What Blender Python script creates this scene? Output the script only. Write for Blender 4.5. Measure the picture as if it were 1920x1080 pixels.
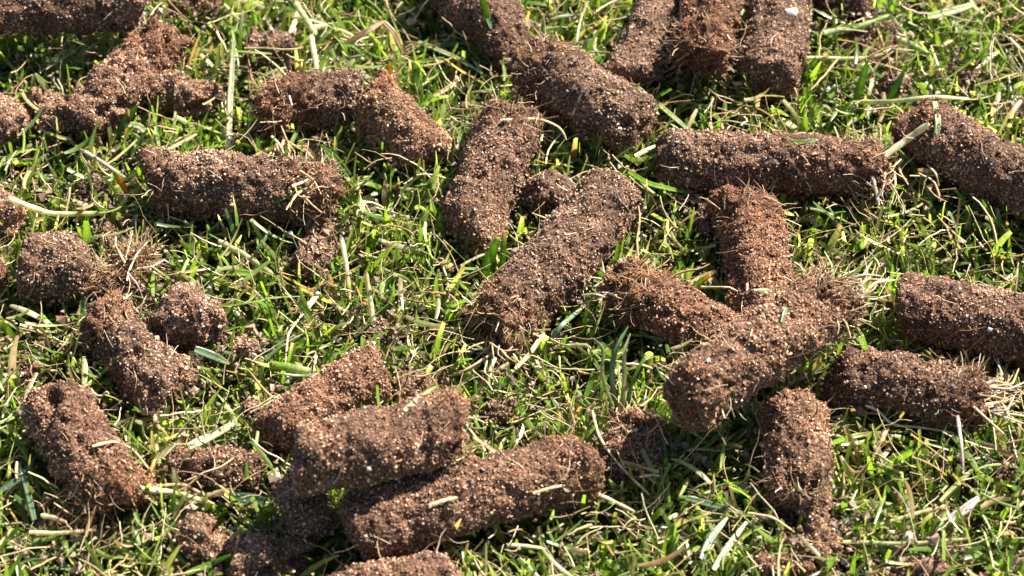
import bpy, math, random
import numpy as np
from mathutils import Vector

for o in list(bpy.data.objects):
    bpy.data.objects.remove(o)
SC = bpy.context.scene
COL = SC.collection
R = math.radians
MM = 0.001

# ------------------------------------------------------------------ camera
PITCH = R(48)            # looking down
DIST = 0.78              # metres to the middle of the lawn patch
FIELD = 0.280            # metres across at that distance
cam_d = bpy.data.cameras.new('camera')
cam = bpy.data.objects.new('camera', cam_d)
COL.objects.link(cam)
FWD = np.array([0, math.cos(PITCH), -math.sin(PITCH)])
RIGHT = np.array([1.0, 0, 0])
UP = np.array([0, math.sin(PITCH), math.cos(PITCH)])
TARGET = np.array([0, 0, 0.008])
EYE = TARGET - FWD * DIST
cam.location = EYE
cam.rotation_euler = (math.pi / 2 - PITCH, 0, 0)
cam_d.sensor_width = 36
HALF = math.atan(FIELD / 2 / DIST)
cam_d.angle = 2 * HALF
cam_d.clip_start = 0.01
cam_d.clip_end = 200
cam_d.dof.use_dof = True
cam_d.dof.focus_distance = DIST - 0.005
cam_d.dof.aperture_fstop = 19
SC.camera = cam

# ------------------------------------------------------------------ light
SUN_AZ, SUN_EL = R(48), R(45)
w = bpy.data.worlds.new('World')
SC.world = w
w.use_nodes = True
nt = w.node_tree
sky = nt.nodes.new('ShaderNodeTexSky')
sky.sky_type = 'NISHITA'
sky.sun_disc = False
sky.sun_elevation = SUN_EL
sky.sun_rotation = SUN_AZ
nt.links.new(sky.outputs[0], nt.nodes['Background'].inputs[0])
nt.nodes['Background'].inputs[1].default_value = 0.05
sun_d = bpy.data.lights.new('sun', 'SUN')
sun_d.energy = 5.0
sun_d.angle = R(0.5)
sun_d.color = (1.0, 0.95, 0.87)
sun = bpy.data.objects.new('sun', sun_d)
COL.objects.link(sun)
S = Vector((math.sin(SUN_AZ) * math.cos(SUN_EL), math.cos(SUN_AZ) * math.cos(SUN_EL), math.sin(SUN_EL)))
sun.rotation_euler = S.to_track_quat('Z', 'Y').to_euler()
SC.view_settings.view_transform = 'Standard'
SC.view_settings.look = 'None'
SC.view_settings.exposure = 1.95
SC.view_settings.gamma = 1
SC.view_settings.use_curve_mapping = False
SC.cycles.max_bounces = 6
SC.cycles.transparent_max_bounces = 4

# ------------------------------------------------------------------ helpers
rng = np.random.default_rng(7)


def ray(px, py):
    """Direction through a point of the 1920x1080 picture."""
    k = math.tan(HALF) / 960
    d = FWD + RIGHT * (px - 960) * k - UP * (py - 540) * k
    return d


def at(px, py, h):
    """The point at height h (metres) seen there."""
    d = ray(px, py)
    t = (h - EYE[2]) / d[2]
    return EYE + d * t


def scale_at(p):
    """Metres per photograph pixel at a point."""
    return float(np.dot(p - EYE, FWD)) * math.tan(HALF) / 960


def _hash(ix, iy, iz, s):
    n = (ix * 73856093) ^ (iy * 19349663) ^ (iz * 83492791) ^ (s * 2654435761)
    n = (n ^ (n >> 13)) * 1274126177
    n = n & 0x7fffffff
    n = (n ^ (n >> 15)) * 2246822519
    n = n & 0x7fffffff
    return (n % 65536) / 32767.5 - 1.0


def vnoise(p, s=0):
    """Smooth value noise in -1..1 at points (n,3), one cell per unit."""
    f = np.floor(p).astype(np.int64)
    u = p - f
    u = u * u * u * (u * (u * 6 - 15) + 10)
    out = 0
    for dx in (0, 1):
        wx = u[:, 0] if dx else 1 - u[:, 0]
        for dy in (0, 1):
            wy = u[:, 1] if dy else 1 - u[:, 1]
            for dz in (0, 1):
                wz = u[:, 2] if dz else 1 - u[:, 2]
                out = out + wx * wy * wz * _hash(f[:, 0] + dx, f[:, 1] + dy, f[:, 2] + dz, s)
    return out


def mesh(name, verts, faces, cols=None, mat=None, smooth=True, nper=None):
    """A mesh object from arrays; faces an (n,3) or (n,4) index array."""
    me = bpy.data.meshes.new(name)
    verts = np.ascontiguousarray(verts, dtype=np.float32)
    faces = np.ascontiguousarray(faces, dtype=np.int32)
    k = faces.shape[1]
    me.vertices.add(len(verts))
    me.vertices.foreach_set('co', verts.ravel())
    me.loops.add(faces.size)
    me.loops.foreach_set('vertex_index', faces.ravel())
    me.polygons.add(len(faces))
    me.polygons.foreach_set('loop_start', np.arange(0, faces.size, k, dtype=np.int32))
    me.polygons.foreach_set('use_smooth', np.full(len(faces), smooth))
    if cols is not None:
        a = me.attributes.new('tint', 'FLOAT_COLOR', 'POINT')
        c = np.ones((len(verts), 4), dtype=np.float32)
        c[:, :3] = cols
        a.data.foreach_set('color', c.ravel())
    if mat:
        me.materials.append(mat)
    me.update()
    me.validate()
    o = bpy.data.objects.new(name, me)
    COL.objects.link(o)
    return o


def child(o, parent):
    o.parent = parent
    o.matrix_parent_inverse.identity()
    o.location = -Vector(parent.location)
    return o


def tag(o, label=None, cat=None, group=None, kind=None):
    if label:
        o['label'] = label
    if cat:
        o['category'] = cat
    if group:
        o['group'] = group
    if kind:
        o['kind'] = kind
    return o


def empty(name, loc):
    o = bpy.data.objects.new(name, None)
    COL.objects.link(o)
    o.location = loc
    o.empty_display_size = 0.01
    return o


# ------------------------------------------------------------------ materials
def new_mat(name):
    m = bpy.data.materials.new(name)
    m.use_nodes = True
    t = m.node_tree
    for n in list(t.nodes):
        t.nodes.remove(n)
    return m, t, t.nodes.new, t.links.new


def noise_node(N, L, coord, scale, detail=3, rough=0.6):
    n = N('ShaderNodeTexNoise')
    n.inputs['Scale'].default_value = scale
    n.inputs['Detail'].default_value = detail
    n.inputs['Roughness'].default_value = rough
    L(coord, n.inputs['Vector'])
    return n


def ramp(N, stops):
    r = N('ShaderNodeValToRGB')
    e = r.color_ramp.elements
    while len(e) < len(stops):
        e.new(0.5)
    for i, (p, c) in enumerate(stops):
        e[i].position = p
        e[i].color = (*c, 1)
    return r


def mat_soil():
    m, t, N, L = new_mat('crumbly_soil')
    out = N('ShaderNodeOutputMaterial')
    b = N('ShaderNodeBsdfPrincipled')
    co = N('ShaderNodeTexCoord').outputs['Object']
    n1 = noise_node(N, L, co, 1100, 3, 0.75)
    n2 = noise_node(N, L, co, 160, 3, 0.6)
    r1 = ramp(N, [(0.30, (0.012, 0.007, 0.005)), (0.44, (0.045, 0.026, 0.017)), (0.56, (0.115, 0.073, 0.049)), (0.70, (0.27, 0.19, 0.135))])
    L(n1.outputs['Fac'], r1.inputs[0])
    r2 = ramp(N, [(0.3, (0.55, 0.5, 0.47)), (0.7, (1.25, 1.15, 1.1))])
    L(n2.outputs['Fac'], r2.inputs[0])
    mul = N('ShaderNodeMix'); mul.data_type = 'RGBA'; mul.blend_type = 'MULTIPLY'
    mul.inputs[0].default_value = 1
    L(r1.outputs[0], mul.inputs[6]); L(r2.outputs[0], mul.inputs[7])
    at_ = N('ShaderNodeAttribute'); at_.attribute_name = 'tint'
    mul2 = N('ShaderNodeMix'); mul2.data_type = 'RGBA'; mul2.blend_type = 'MULTIPLY'
    mul2.inputs[0].default_value = 1
    L(mul.outputs[2], mul2.inputs[6]); L(at_.outputs['Color'], mul2.inputs[7])
    L(mul2.outputs[2], b.inputs['Base Color'])
    b.inputs['Roughness'].default_value = 0.85
    b.inputs['Specular IOR Level'].default_value = 0.25
    n3 = noise_node(N, L, co, 1500, 2, 0.6)
    bp = N('ShaderNodeBump')
    bp.inputs['Strength'].default_value = 1.0
    bp.inputs['Distance'].default_value = 0.0009
    L(n3.outputs['Fac'], bp.inputs['Height'])
    L(bp.outputs[0], b.inputs['Normal'])
    L(b.outputs[0], out.inputs[0])
    return m


def mat_grain():
    m, t, N, L = new_mat('sand_grain')
    out = N('ShaderNodeOutputMaterial')
    b = N('ShaderNodeBsdfPrincipled')
    at_ = N('ShaderNodeAttribute'); at_.attribute_name = 'tint'
    L(at_.outputs['Color'], b.inputs['Base Color'])
    b.inputs['Roughness'].default_value = 0.55
    b.inputs['Specular IOR Level'].default_value = 0.28
    L(b.outputs[0], out.inputs[0])
    return m


def mat_leaf(mname='grass_leaf', trans=(1.65, 1.75, 0.8, 1)):
    m, t, N, L = new_mat(mname)
    out = N('ShaderNodeOutputMaterial')
    b = N('ShaderNodeBsdfPrincipled')
    at_ = N('ShaderNodeAttribute'); at_.attribute_name = 'tint'
    co = N('ShaderNodeTexCoord').outputs['Object']
    n = noise_node(N, L, co, 700, 2, 0.6)
    r = ramp(N, [(0.3, (0.72, 0.76, 0.7)), (0.7, (1.2, 1.15, 1.2))])
    L(n.outputs['Fac'], r.inputs[0])
    mul = N('ShaderNodeMix'); mul.data_type = 'RGBA'; mul.blend_type = 'MULTIPLY'
    mul.inputs[0].default_value = 1
    L(at_.outputs['Color'], mul.inputs[6]); L(r.outputs[0], mul.inputs[7])
    L(mul.outputs[2], b.inputs['Base Color'])
    b.inputs['Roughness'].default_value = 0.36
    b.inputs['Specular IOR Level'].default_value = 0.55
    tr = N('ShaderNodeBsdfTranslucent')
    g = N('ShaderNodeMix'); g.data_type = 'RGBA'; g.blend_type = 'MULTIPLY'
    g.inputs[0].default_value = 1
    g.inputs[7].default_value = trans
    L(mul.outputs[2], g.inputs[6])
    L(g.outputs[2], tr.inputs['Color'])
    mx = N('ShaderNodeMixShader')
    mx.inputs[0].default_value = 0.48
    L(b.outputs[0], mx.inputs[1]); L(tr.outputs[0], mx.inputs[2])
    L(mx.outputs[0], out.inputs[0])
    return m


def mat_fibre():
    m, t, N, L = new_mat('dry_fibre')
    out = N('ShaderNodeOutputMaterial')
    b = N('ShaderNodeBsdfPrincipled')
    at_ = N('ShaderNodeAttribute'); at_.attribute_name = 'tint'
    co = N('ShaderNodeTexCoord').outputs['Object']
    n = noise_node(N, L, co, 500, 3, 0.6)
    r = ramp(N, [(0.3, (0.6, 0.55, 0.5)), (0.7, (1.15, 1.15, 1.1))])
    L(n.outputs['Fac'], r.inputs[0])
    mul = N('ShaderNodeMix'); mul.data_type = 'RGBA'; mul.blend_type = 'MULTIPLY'
    mul.inputs[0].default_value = 1
    L(at_.outputs['Color'], mul.inputs[6]); L(r.outputs[0], mul.inputs[7])
    L(mul.outputs[2], b.inputs['Base Color'])
    b.inputs['Roughness'].default_value = 0.55
    b.inputs['Specular IOR Level'].default_value = 0.35
    L(b.outputs[0], out.inputs[0])
    return m


def mat_ground():
    m, t, N, L = new_mat('lawn_soil')
    out = N('ShaderNodeOutputMaterial')
    b = N('ShaderNodeBsdfPrincipled')
    co = N('ShaderNodeTexCoord').outputs['Object']
    n1 = noise_node(N, L, co, 500, 4, 0.7)
    r1 = ramp(N, [(0.3, (0.008, 0.006, 0.004)), (0.55, (0.035, 0.022, 0.013)), (0.78, (0.12, 0.08, 0.05))])
    L(n1.outputs['Fac'], r1.inputs[0])
    n2 = noise_node(N, L, co, 60, 4, 0.7)
    r2 = ramp(N, [(0.4, (0, 0, 0)), (0.6, (1, 1, 1))])
    L(n2.outputs['Fac'], r2.inputs[0])
    r3 = ramp(N, [(0.3, (0.012, 0.022, 0.005)), (0.7, (0.05, 0.075, 0.015))])
    L(n1.outputs['Fac'], r3.inputs[0])
    mx = N('ShaderNodeMix'); mx.data_type = 'RGBA'
    L(r2.outputs[0], mx.inputs[0]); L(r1.outputs[0], mx.inputs[6]); L(r3.outputs[0], mx.inputs[7])
    L(mx.outputs[2], b.inputs['Base Color'])
    b.inputs['Roughness'].default_value = 0.9
    b.inputs['Specular IOR Level'].default_value = 0.2
    bp = N('ShaderNodeBump')
    bp.inputs['Strength'].default_value = 0.8
    bp.inputs['Distance'].default_value = 0.001
    L(n1.outputs['Fac'], bp.inputs['Height'])
    L(bp.outputs[0], b.inputs['Normal'])
    L(b.outputs[0], out.inputs[0])
    return m


M_SOIL, M_GRAIN, M_LEAF, M_FIBRE, M_GROUND = mat_soil(), mat_grain(), mat_leaf(), mat_fibre(), mat_ground()
M_PALE = mat_leaf('pale_leaf', (1.25, 1.2, 0.95, 1))

# ------------------------------------------------------------------ ground: one sheet
a = np.arange(-0.30, 0.3001, 0.006)
far = 0.30 * 1.32 ** np.arange(1, 18)
ax = np.concatenate([-far[::-1], a, far])
gx, gy = np.meshgrid(ax, ax, indexing='ij')
n = len(ax)
P = np.stack([gx.ravel(), gy.ravel(), np.zeros(n * n)], 1)


def ground_z(p):
    q = np.zeros_like(p)
    q[:, :2] = p[:, :2]
    return 0.0016 * vnoise(q / 0.03, 5) + 0.0012 * vnoise(q / 0.009, 6)


P[:, 2] = ground_z(P) - 0.001
i = np.arange((n - 1) * n).reshape(n - 1, n)[:, :-1].ravel()
F = np.stack([i, i + n, i + n + 1, i + 1], 1)
tag(mesh('ground', P, F, None, M_GROUND), kind='structure')

# ------------------------------------------------------------------ soil cores
seeds_ = []
CAPS = []      # (a, b, radius) of every piece, for laying things on them and keeping grass out of them


def resample(pts, n):
    pts = np.asarray(pts, float)
    d = np.concatenate([[0], np.cumsum(np.linalg.norm(np.diff(pts, axis=0), axis=1))])
    s = np.linspace(0, d[-1], n)
    out = np.stack([np.interp(s, d, pts[:, k]) for k in range(3)], 1)
    for _ in range(max(1, n // 8)):
        out[1:-1] = (out[:-2] + 2 * out[1:-1] + out[2:]) / 4
    return out


def frames(axis):
    T = np.gradient(axis, axis=0)
    T /= np.linalg.norm(T, axis=1)[:, None] + 1e-12
    up = np.array([0, 0, 1.0])
    if abs(T[len(T) // 2, 2]) > 0.85:
        up = np.array([0, 1.0, 0])
    B = np.cross(T, up)
    B /= np.linalg.norm(B, axis=1)[:, None] + 1e-12
    Nn = np.cross(B, T)
    return T, Nn, B


GRAIN_COLS = np.array([(0.44, 0.345, 0.27), (0.32, 0.23, 0.17), (0.225, 0.15, 0.105), (0.145, 0.088, 0.058),
                       (0.095, 0.054, 0.033), (0.045, 0.026, 0.017), (0.20, 0.10, 0.045), (0.58, 0.51, 0.44)])
GRAIN_W = np.array([0.065, 0.16, 0.27, 0.26, 0.14, 0.04, 0.06, 0.006])
OCT_V = np.array([(1, 0, 0), (-1, 0, 0), (0, 1, 0), (0, -1, 0), (0, 0, 1), (0, 0, -1)], float)
OCT_F = np.array([(0, 2, 4), (2, 1, 4), (1, 3, 4), (3, 0, 4), (2, 0, 5), (1, 2, 5), (3, 1, 5), (0, 3, 5)])


def grain_mesh(name, pos, size, cols):
    k = len(pos)
    v = OCT_V[None] * size[:, None, None] * rng.uniform(0.6, 1.3, (k, 6, 1))
    v = v + rng.normal(0, 0.18, (k, 6, 3)) * size[:, None, None]
    q = rng.normal(size=(k, 4)); q /= np.linalg.norm(q, axis=1)[:, None]
    w_, x, y, z = q.T
    Rm = np.stack([np.stack([1 - 2 * (y * y + z * z), 2 * (x * y - z * w_), 2 * (x * z + y * w_)], 1),
                   np.stack([2 * (x * y + z * w_), 1 - 2 * (x * x + z * z), 2 * (y * z - x * w_)], 1),
                   np.stack([2 * (x * z - y * w_), 2 * (y * z + x * w_), 1 - 2 * (x * x + y * y)], 1)], 1)
    v = np.einsum('kij,kvj->kvi', Rm, v) + pos[:, None]
    f = OCT_F[None] + (np.arange(k) * 6)[:, None, None]
    return mesh(name, v.reshape(-1, 3), f.reshape(-1, 3), np.repeat(cols, 6, 0), M_GRAIN, smooth=False)


def tubes(name, paths, rad, cols, mat, sides=3, taper=0.5):
    """Thin tubes along paths (k,n,3); rad (k,), cols (k,3)."""
    k, n_, _ = paths.shape
    T = np.gradient(paths, axis=1)
    T /= np.linalg.norm(T, axis=2)[:, :, None] + 1e-12
    ref = rng.normal(size=(k, 1, 3))
    B = np.cross(T, ref); B /= np.linalg.norm(B, axis=2)[:, :, None] + 1e-12
    Nn = np.cross(T, B)
    ang = np.arange(sides) * 2 * math.pi / sides
    rr = rad[:, None] * (1 - (1 - taper) * np.linspace(0, 1, n_)[None])
    v = paths[:, :, None] + rr[:, :, None, None] * (np.cos(ang)[None, None, :, None] * Nn[:, :, None] + np.sin(ang)[None, None, :, None] * B[:, :, None])
    idx = np.arange(k * n_ * sides).reshape(k, n_, sides)
    a_, b_ = idx[:, :-1], idx[:, 1:]
    f = np.stack([a_, np.roll(a_, -1, 2), np.roll(b_, -1, 2), b_], -1).reshape(-1, 4)
    c = np.repeat(cols, n_ * sides, 0)
    return mesh(name, v.reshape(-1, 3), f, c, mat)


def wander(start, direc, length, n_=7, curl=0.5):
    """Random wriggling paths from start points along directions."""
    k = len(start)
    d = direc / (np.linalg.norm(direc, axis=1)[:, None] + 1e-12)
    out = np.zeros((k, n_, 3)); out[:, 0] = start
    bend = rng.normal(0, curl * 0.5, (k, 3))
    for j in range(1, n_):
        d = d + bend / n_ + rng.normal(0, curl * 0.22, (k, 3))
        d /= np.linalg.norm(d, axis=1)[:, None]
        out[:, j] = out[:, j - 1] + d * (length / (n_ - 1))[:, None]
    return out


FIB_COLS = np.array([(0.32, 0.205, 0.11), (0.46, 0.34, 0.21), (0.22, 0.118, 0.062), (0.56, 0.45, 0.30), (0.15, 0.080, 0.045)])


def core(label, pts, dia, seed, name='soil_core', cat='soil core', group=None, rough=1.0, lump=1.0, thatch=(0, 0),
         tuft=(0, 0), ends=(0.5, 0.5), pits=(), tint=(1, 1, 1), tint_b=None, fibres=26, squash=1.0, pebbles=(), taper=(1, 1), groove=0.0,
         tuft_pale=0.2, fine=1.0):
    """A plug of soil along pts [(x, y in the photograph, height of the axis in mm)], dia in photograph pixels."""
    global rng
    rng = np.random.default_rng(seed)
    seeds_.append(label[:50])
    P3 = [at(x, y, h * MM) for x, y, h in pts]
    r = dia * scale_at(np.mean(P3, axis=0)) / 2 * (0.89 if lump == 1.0 else 0.92)
    if name != 'soil_core':
        lump, rough = lump * 2.6, rough * 1.45
    axis = resample(P3, 40)
    L_ = float(np.sum(np.linalg.norm(np.diff(axis, axis=0), axis=1)))
    for j in range(0, 36, 4):
        CAPS.append((axis[j], axis[min(39, j + 4)], r * (1.0 if squash >= 1 else 0.9)))
    base = axis.mean(0).copy(); base[2] = max(0.0, axis[:, 2].min() - r)
    root = empty(name, base)
    tag(root, label, cat, group)
    # profile: round-edged plug
    e0, e1 = ends[0] * r, ends[1] * r
    A = np.linspace(0, math.pi / 2, 24)
    ex = 0.62
    prof = [(-e0 * math.cos(t) ** ex, r * taper[0] * math.sin(t) ** ex) for t in A]
    prof += [(s * L_, r * (taper[0] + (taper[1] - taper[0]) * s)) for s in np.linspace(0, 1, 30)[1:-1]]
    prof += [(L_ + e1 * math.sin(t) ** ex, r * taper[1] * max(0.0, math.cos(t)) ** ex) for t in A]
    prof = np.array(prof)
    dl = np.concatenate([[0], np.cumsum(np.linalg.norm(np.diff(prof, axis=0), axis=1))])
    step = 0.00068 / fine
    nu = int(min(230, max(24, dl[-1] / step)))
    nv = int(min(150, max(28, 2 * math.pi * r / step)))
    s = np.linspace(0, dl[-1], nu)
    pa, pr = np.interp(s, dl, prof[:, 0]), np.interp(s, dl, prof[:, 1])
    pr[0] = pr[-1] = r * 0.004
    T, Nn, B = frames(axis)
    u = np.clip(pa / L_, 0, 1) * 39
    i0 = np.minimum(u.astype(int), 38); fr = (u - i0)[:, None]
    lerp = lambda X: X[i0] * (1 - fr) + X[i0 + 1] * fr
    C, Tt, NN, BB = lerp(axis), lerp(T), lerp(Nn), lerp(B)
    C = C + Tt * (pa - np.clip(pa, 0, L_))[:, None]
    th = np.arange(nv) * 2 * math.pi / nv
    rad = np.cos(th)[None, :, None] * NN[:, None] * squash + np.sin(th)[None, :, None] * BB[:, None]
    V = C[:, None] + rad * pr[:, None, None]
    sl = rng.normal(0, 0.26, (2, 2))
    for e_, (w_e) in enumerate((np.clip(1 - pa / (1.1 * r), 0, 1), np.clip(1 - (L_ - pa) / (1.1 * r), 0, 1))):
        V = V + Tt[:, None] * (((np.cos(th) * sl[e_, 0] + np.sin(th) * sl[e_, 1])[None] * pr[:, None]) * w_e[:, None])[:, :, None]
    # displacement direction: radial, turning axial on the ends
    dpa, dpr = np.gradient(pa), np.gradient(pr)
    ln = np.hypot(dpa, dpr) + 1e-12
    nrm = rad * (dpa / ln)[:, None, None] - Tt[:, None] * (dpr / ln)[:, None, None]
    flat = V.reshape(-1, 3)
    q = (flat - base)
    off = np.array([seed * 1.37, seed * 0.71, seed * 2.11])
    k = r / 0.0102
    d = 0.72 * k * lump * vnoise(q / (0.012 * k) + off, seed) + 0.72 * lump * vnoise(q / 0.0052 + off, seed + 1)
    m2 = vnoise(q / 0.0022 + off, seed + 2)
    d += rough * (0.60 * m2 + 0.45 * vnoise(q / 0.0011 + off, seed + 3) + 0.16 * vnoise(q / 0.0006 + off, seed + 4))
    ul0 = np.repeat(np.clip(pa / L_, -0.2, 1.2), nv)
    shag = np.clip((thatch[0] - ul0) / 0.1, 0, 1) * (thatch[0] > 0) + np.clip((ul0 - 1 + thatch[1]) / 0.1, 0, 1) * (thatch[1] > 0)
    d += np.clip(shag, 0, 1) * (0.9 * vnoise(q / 0.0027 + off, seed + 8) + 0.5 * m2)
    hole = vnoise(q / 0.0042 + off * 2, seed + 5)
    d -= rough * 1.5 * np.clip(hole - 0.42, 0, 1) * 2
    endw = np.repeat(np.clip(1 - pr / (r * max(taper)), 0, 1), nv)
    d += endw * lump * 2.0 * vnoise(q / 0.0035 + off, seed + 6)
    if groove:
        ph = np.repeat(pa, nv) / 0.0026
        d += groove * (np.sin(ph + 1.5 * m2) - 0.4) * np.clip((np.repeat(pa / L_, nv) - 0.45) * 2.2, 0, 1)
    V = flat + nrm.reshape(-1, 3) * (d * MM)[:, None]
    for (hx, hy, hr, hd) in pits:       # pits seen in the photograph: (x, y, radius px, depth mm)
        c = surf(hx, hy, (root, axis, r))
        dist = np.linalg.norm(V - c, axis=1) / (hr * scale_at(c))
        wgt = np.clip((1.2 - dist + 0.35 * m2) * 1.6, 0, 1)
        V -= nrm.reshape(-1, 3) * (wgt * wgt * (3 - 2 * wgt) * hd * MM)[:, None]
    idx = np.arange(nu * nv).reshape(nu, nv)
    a_, b_ = idx[:-1], idx[1:]
    F = np.stack([a_, b_, np.roll(b_, -1, 1), np.roll(a_, -1, 1)], -1).reshape(-1, 4)
    # colour: tint, redder and lighter where the thatch layer is
    ul = np.repeat(np.clip(pa / L_, -0.2, 1.2), nv)
    redw = np.clip((thatch[0] - ul + 0.10 * m2) / 0.10, 0, 1) * (thatch[0] > 0) + np.clip((ul - 1 + thatch[1] + 0.10 * m2) / 0.10, 0, 1) * (thatch[1] > 0)
    redw = np.clip(redw, 0, 1)[:, None]
    t0, t1 = np.array(tint), np.array(tint if tint_b is None else tint_b)
    tt = t0[None] * (1 - ul[:, None].clip(0, 1)) + t1[None] * ul[:, None].clip(0, 1)
    patch = vnoise(q / 0.0085 + off, seed + 9)
    tt = tt * np.array([1.33, 1.24, 1.11]) * (1 + 0.22 * patch[:, None])
    cols = tt * (1 + redw * (np.array([0.98, 0.90, 0.80]) - 1))
    body = mesh('soil_body', V, F, cols, M_SOIL)
    child(body, root)
    # sand grains and crumbs stuck in the surface
    quad = V[F]
    nq = np.cross(quad[:, 2] - quad[:, 0], quad[:, 3] - quad[:, 1])
    ar = np.linalg.norm(nq, axis=1) + 1e-15
    nq /= ar[:, None]
    if (nq * nrm.reshape(-1, 3)[F[:, 0]]).sum() < 0:
        nq = -nq
    ok = nq[:, 2] > -0.25
    pw = ar * ok * (1 - 0.35 * redw[F[:, 0], 0]) * np.clip(0.75 + 0.6 * patch[F[:, 0]], 0.42, 1.3); pw /= pw.sum()
    kg = int(ar[ok].sum() / 2 / (0.52e-6))
    kg = min(kg, 6200)
    fi = rng.choice(len(F), kg, p=pw)
    bw = rng.dirichlet((1, 1, 1, 1), kg)
    pos = (quad[fi] * bw[:, :, None]).sum(1)
    size = np.clip(rng.lognormal(math.log(0.225), 0.40, kg), 0.11, 0.65) * MM
    pos += nq[fi] * (size * rng.uniform(-0.1, 1.0, kg))[:, None]
    gc = GRAIN_COLS[rng.choice(len(GRAIN_COLS), kg, p=GRAIN_W / GRAIN_W.sum())] * rng.uniform(0.7, 1.25, (kg, 1))
    rw = redw[F[fi, 0]]
    gc = gc * np.clip(tt[F[fi, 0]], 0.6, 1.75) * (1 + rw * (np.array([0.88, 0.74, 0.60]) - 1))
    g = grain_mesh('sand_grains', pos, size, np.clip(gc, 0.01, 0.85))
    tag(g, kind='stuff')
    child(g, root)
    # hair roots over the surface
    if fibres:
        kf = fibres
        fi = rng.choice(len(F), kf, p=pw)
        st = quad[fi].mean(1) + nq[fi] * 0.0002
        tang = np.cross(nq[fi], rng.normal(size=(kf, 3)))
        tang /= np.linalg.norm(tang, axis=1)[:, None]
        pth = wander(st, tang + nq[fi] * 0.22, rng.uniform(0.003, 0.009, kf), 7, 0.7)
        fc = FIB_COLS[rng.integers(0, len(FIB_COLS), kf)] * rng.uniform(0.8, 1.3, (kf, 1))
        h_ = tubes('hair_roots', pth, rng.uniform(0.00008, 0.00018, kf), fc, M_FIBRE)
        tag(h_, kind='stuff'); child(h_, root)
    # thatch tufts at the ends
    for e in (0, 1):
        if not tuft[e]:
            continue
        kf = int(tuft[e] * 2.6)
        ctr = axis[0] if e == 0 else axis[-1]
        tv = -T[0] if e == 0 else T[-1]
        aa = rng.uniform(0, 2 * math.pi, kf)
        rr = r * np.sqrt(rng.uniform(0.1, 1.08, kf))
        fN, fB = (Nn[0], B[0]) if e == 0 else (Nn[-1], B[-1])
        ra = np.cos(aa)[:, None] * fN + np.sin(aa)[:, None] * fB
        back = rng.uniform(-0.8, 0.35, kf)[:, None] * r
        st = ctr + ra * rr[:, None] + tv * back
        dr = tv[None] * rng.uniform(-0.2, 0.9, (kf, 1)) + ra * rng.uniform(0, 0.9, (kf, 1)) + rng.normal(0, 0.5, (kf, 3))
        pth = wander(st, dr, rng.uniform(0.002, 0.0065, kf) * rng.choice([1, 1, 1, 1.6], kf), 5, 0.9)
        pth[:, :, 2] = np.maximum(pth[:, :, 2], 0.001)
        fc = FIB_COLS[rng.choice(5, kf, p=[0.3, tuft_pale * 0.6, 0.5 - tuft_pale * 0.6, tuft_pale * 0.4, 0.2 - tuft_pale * 0.4])] * rng.uniform(0.8, 1.3, (kf, 1))
        h_ = tubes('thatch_tuft', pth, rng.uniform(0.00007, 0.00019, kf) * rng.choice([1, 1, 1, 1.8], kf), fc, M_FIBRE)
        tag(h_, kind='stuff'); child(h_, root)
    for (x, y, dpx, c_) in pebbles:
        p0 = surf(x, y, (root, axis, r))
        bpos = V[np.argmin(np.linalg.norm(V - p0, axis=1))]
        rp = dpx * scale_at(p0) / 2
        child(pebble(bpos, rp, c_, seed), root)
    return root


def surf(px, py, core_):
    """First point of one core's smooth body along the ray through a picture point."""
    _, axis, r = core_
    d = ray(px, py); d = d / np.linalg.norm(d)
    tt = np.linspace(DIST - 0.25, DIST + 0.25, 2500)
    pts = EYE + d * tt[:, None]
    dist = np.linalg.norm(pts[:, None] - axis[None, ::3], axis=2).min(1)
    hit = np.where(dist < r)[0]
    return pts[hit[0]] if len(hit) else pts[np.argmin(dist)]


def pebble(pos, r, c, seed):
    th = np.linspace(0, math.pi, 11); ph = np.arange(16) * 2 * math.pi / 16
    v = np.stack([np.sin(th)[:, None] * np.cos(ph), np.sin(th)[:, None] * np.sin(ph), np.cos(th)[:, None] * np.ones(16)], -1).reshape(-1, 3)
    v = v * r * (1 + 0.22 * vnoise(v * 1.6 + seed, seed))[:, None] * np.array([1, 0.8, 0.75]) + pos
    idx = np.arange(11 * 16).reshape(11, 16)
    F = np.stack([idx[:-1], idx[1:], np.roll(idx[1:], -1, 1), np.roll(idx[:-1], -1, 1)], -1).reshape(-1, 4)
    return mesh('pebble', v, F, np.tile(c, (len(v), 1)), M_GRAIN)


PALE = (1.35, 1.3, 1.25)
DARK = (0.72, 0.68, 0.68)
RED = (1.05, 0.93, 0.8)
GC = 'soil cores scattered on the lawn'
h = 11
# top left
core('soil core cut by the top left corner, lying sideways', [(-70, 12, 20), (250, 8, 20)], 122, 11, group=GC, fibres=20, tint=DARK, tint_b=(1, 1, 1))
core('soil core with rusty upper end under the top left corner core, lower end crumbling', [(296, 88, 12), (240, 150, 11), (165, 225, 9)], 122, 12, group=GC, thatch=(0.3, 0), tuft=(60, 0), rough=1.6, tint=(1.1, 1, .95), tint_b=PALE, lump=1.7)
core('crumbly pale clod left of the crumbling end of a core, upper left', [(88, 195, 7), (104, 235, 6)], 82, 13, 'soil_clod', 'clod', rough=1.5, lump=1.3, tint=PALE, fibres=6)
core('knobbly clod right of the crumbling core, upper left', [(306, 178, 7), (368, 189, 7)], 78, 14, 'soil_clod', 'clod', rough=1.4, lump=1.3, tint=PALE, fibres=6)
core('pale rounded core end at the left edge, second from the top', [(-40, 215, 8), (15, 245, 8)], 112, 15, group=GC, rough=1.3, tint=PALE, fibres=8)
core('small brown clod cut by the top edge near a brown leaf tip', [(335, 4, 7), (385, 0, 7)], 60, 16, 'soil_clod', 'clod', rough=1.3, fibres=5)
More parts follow.
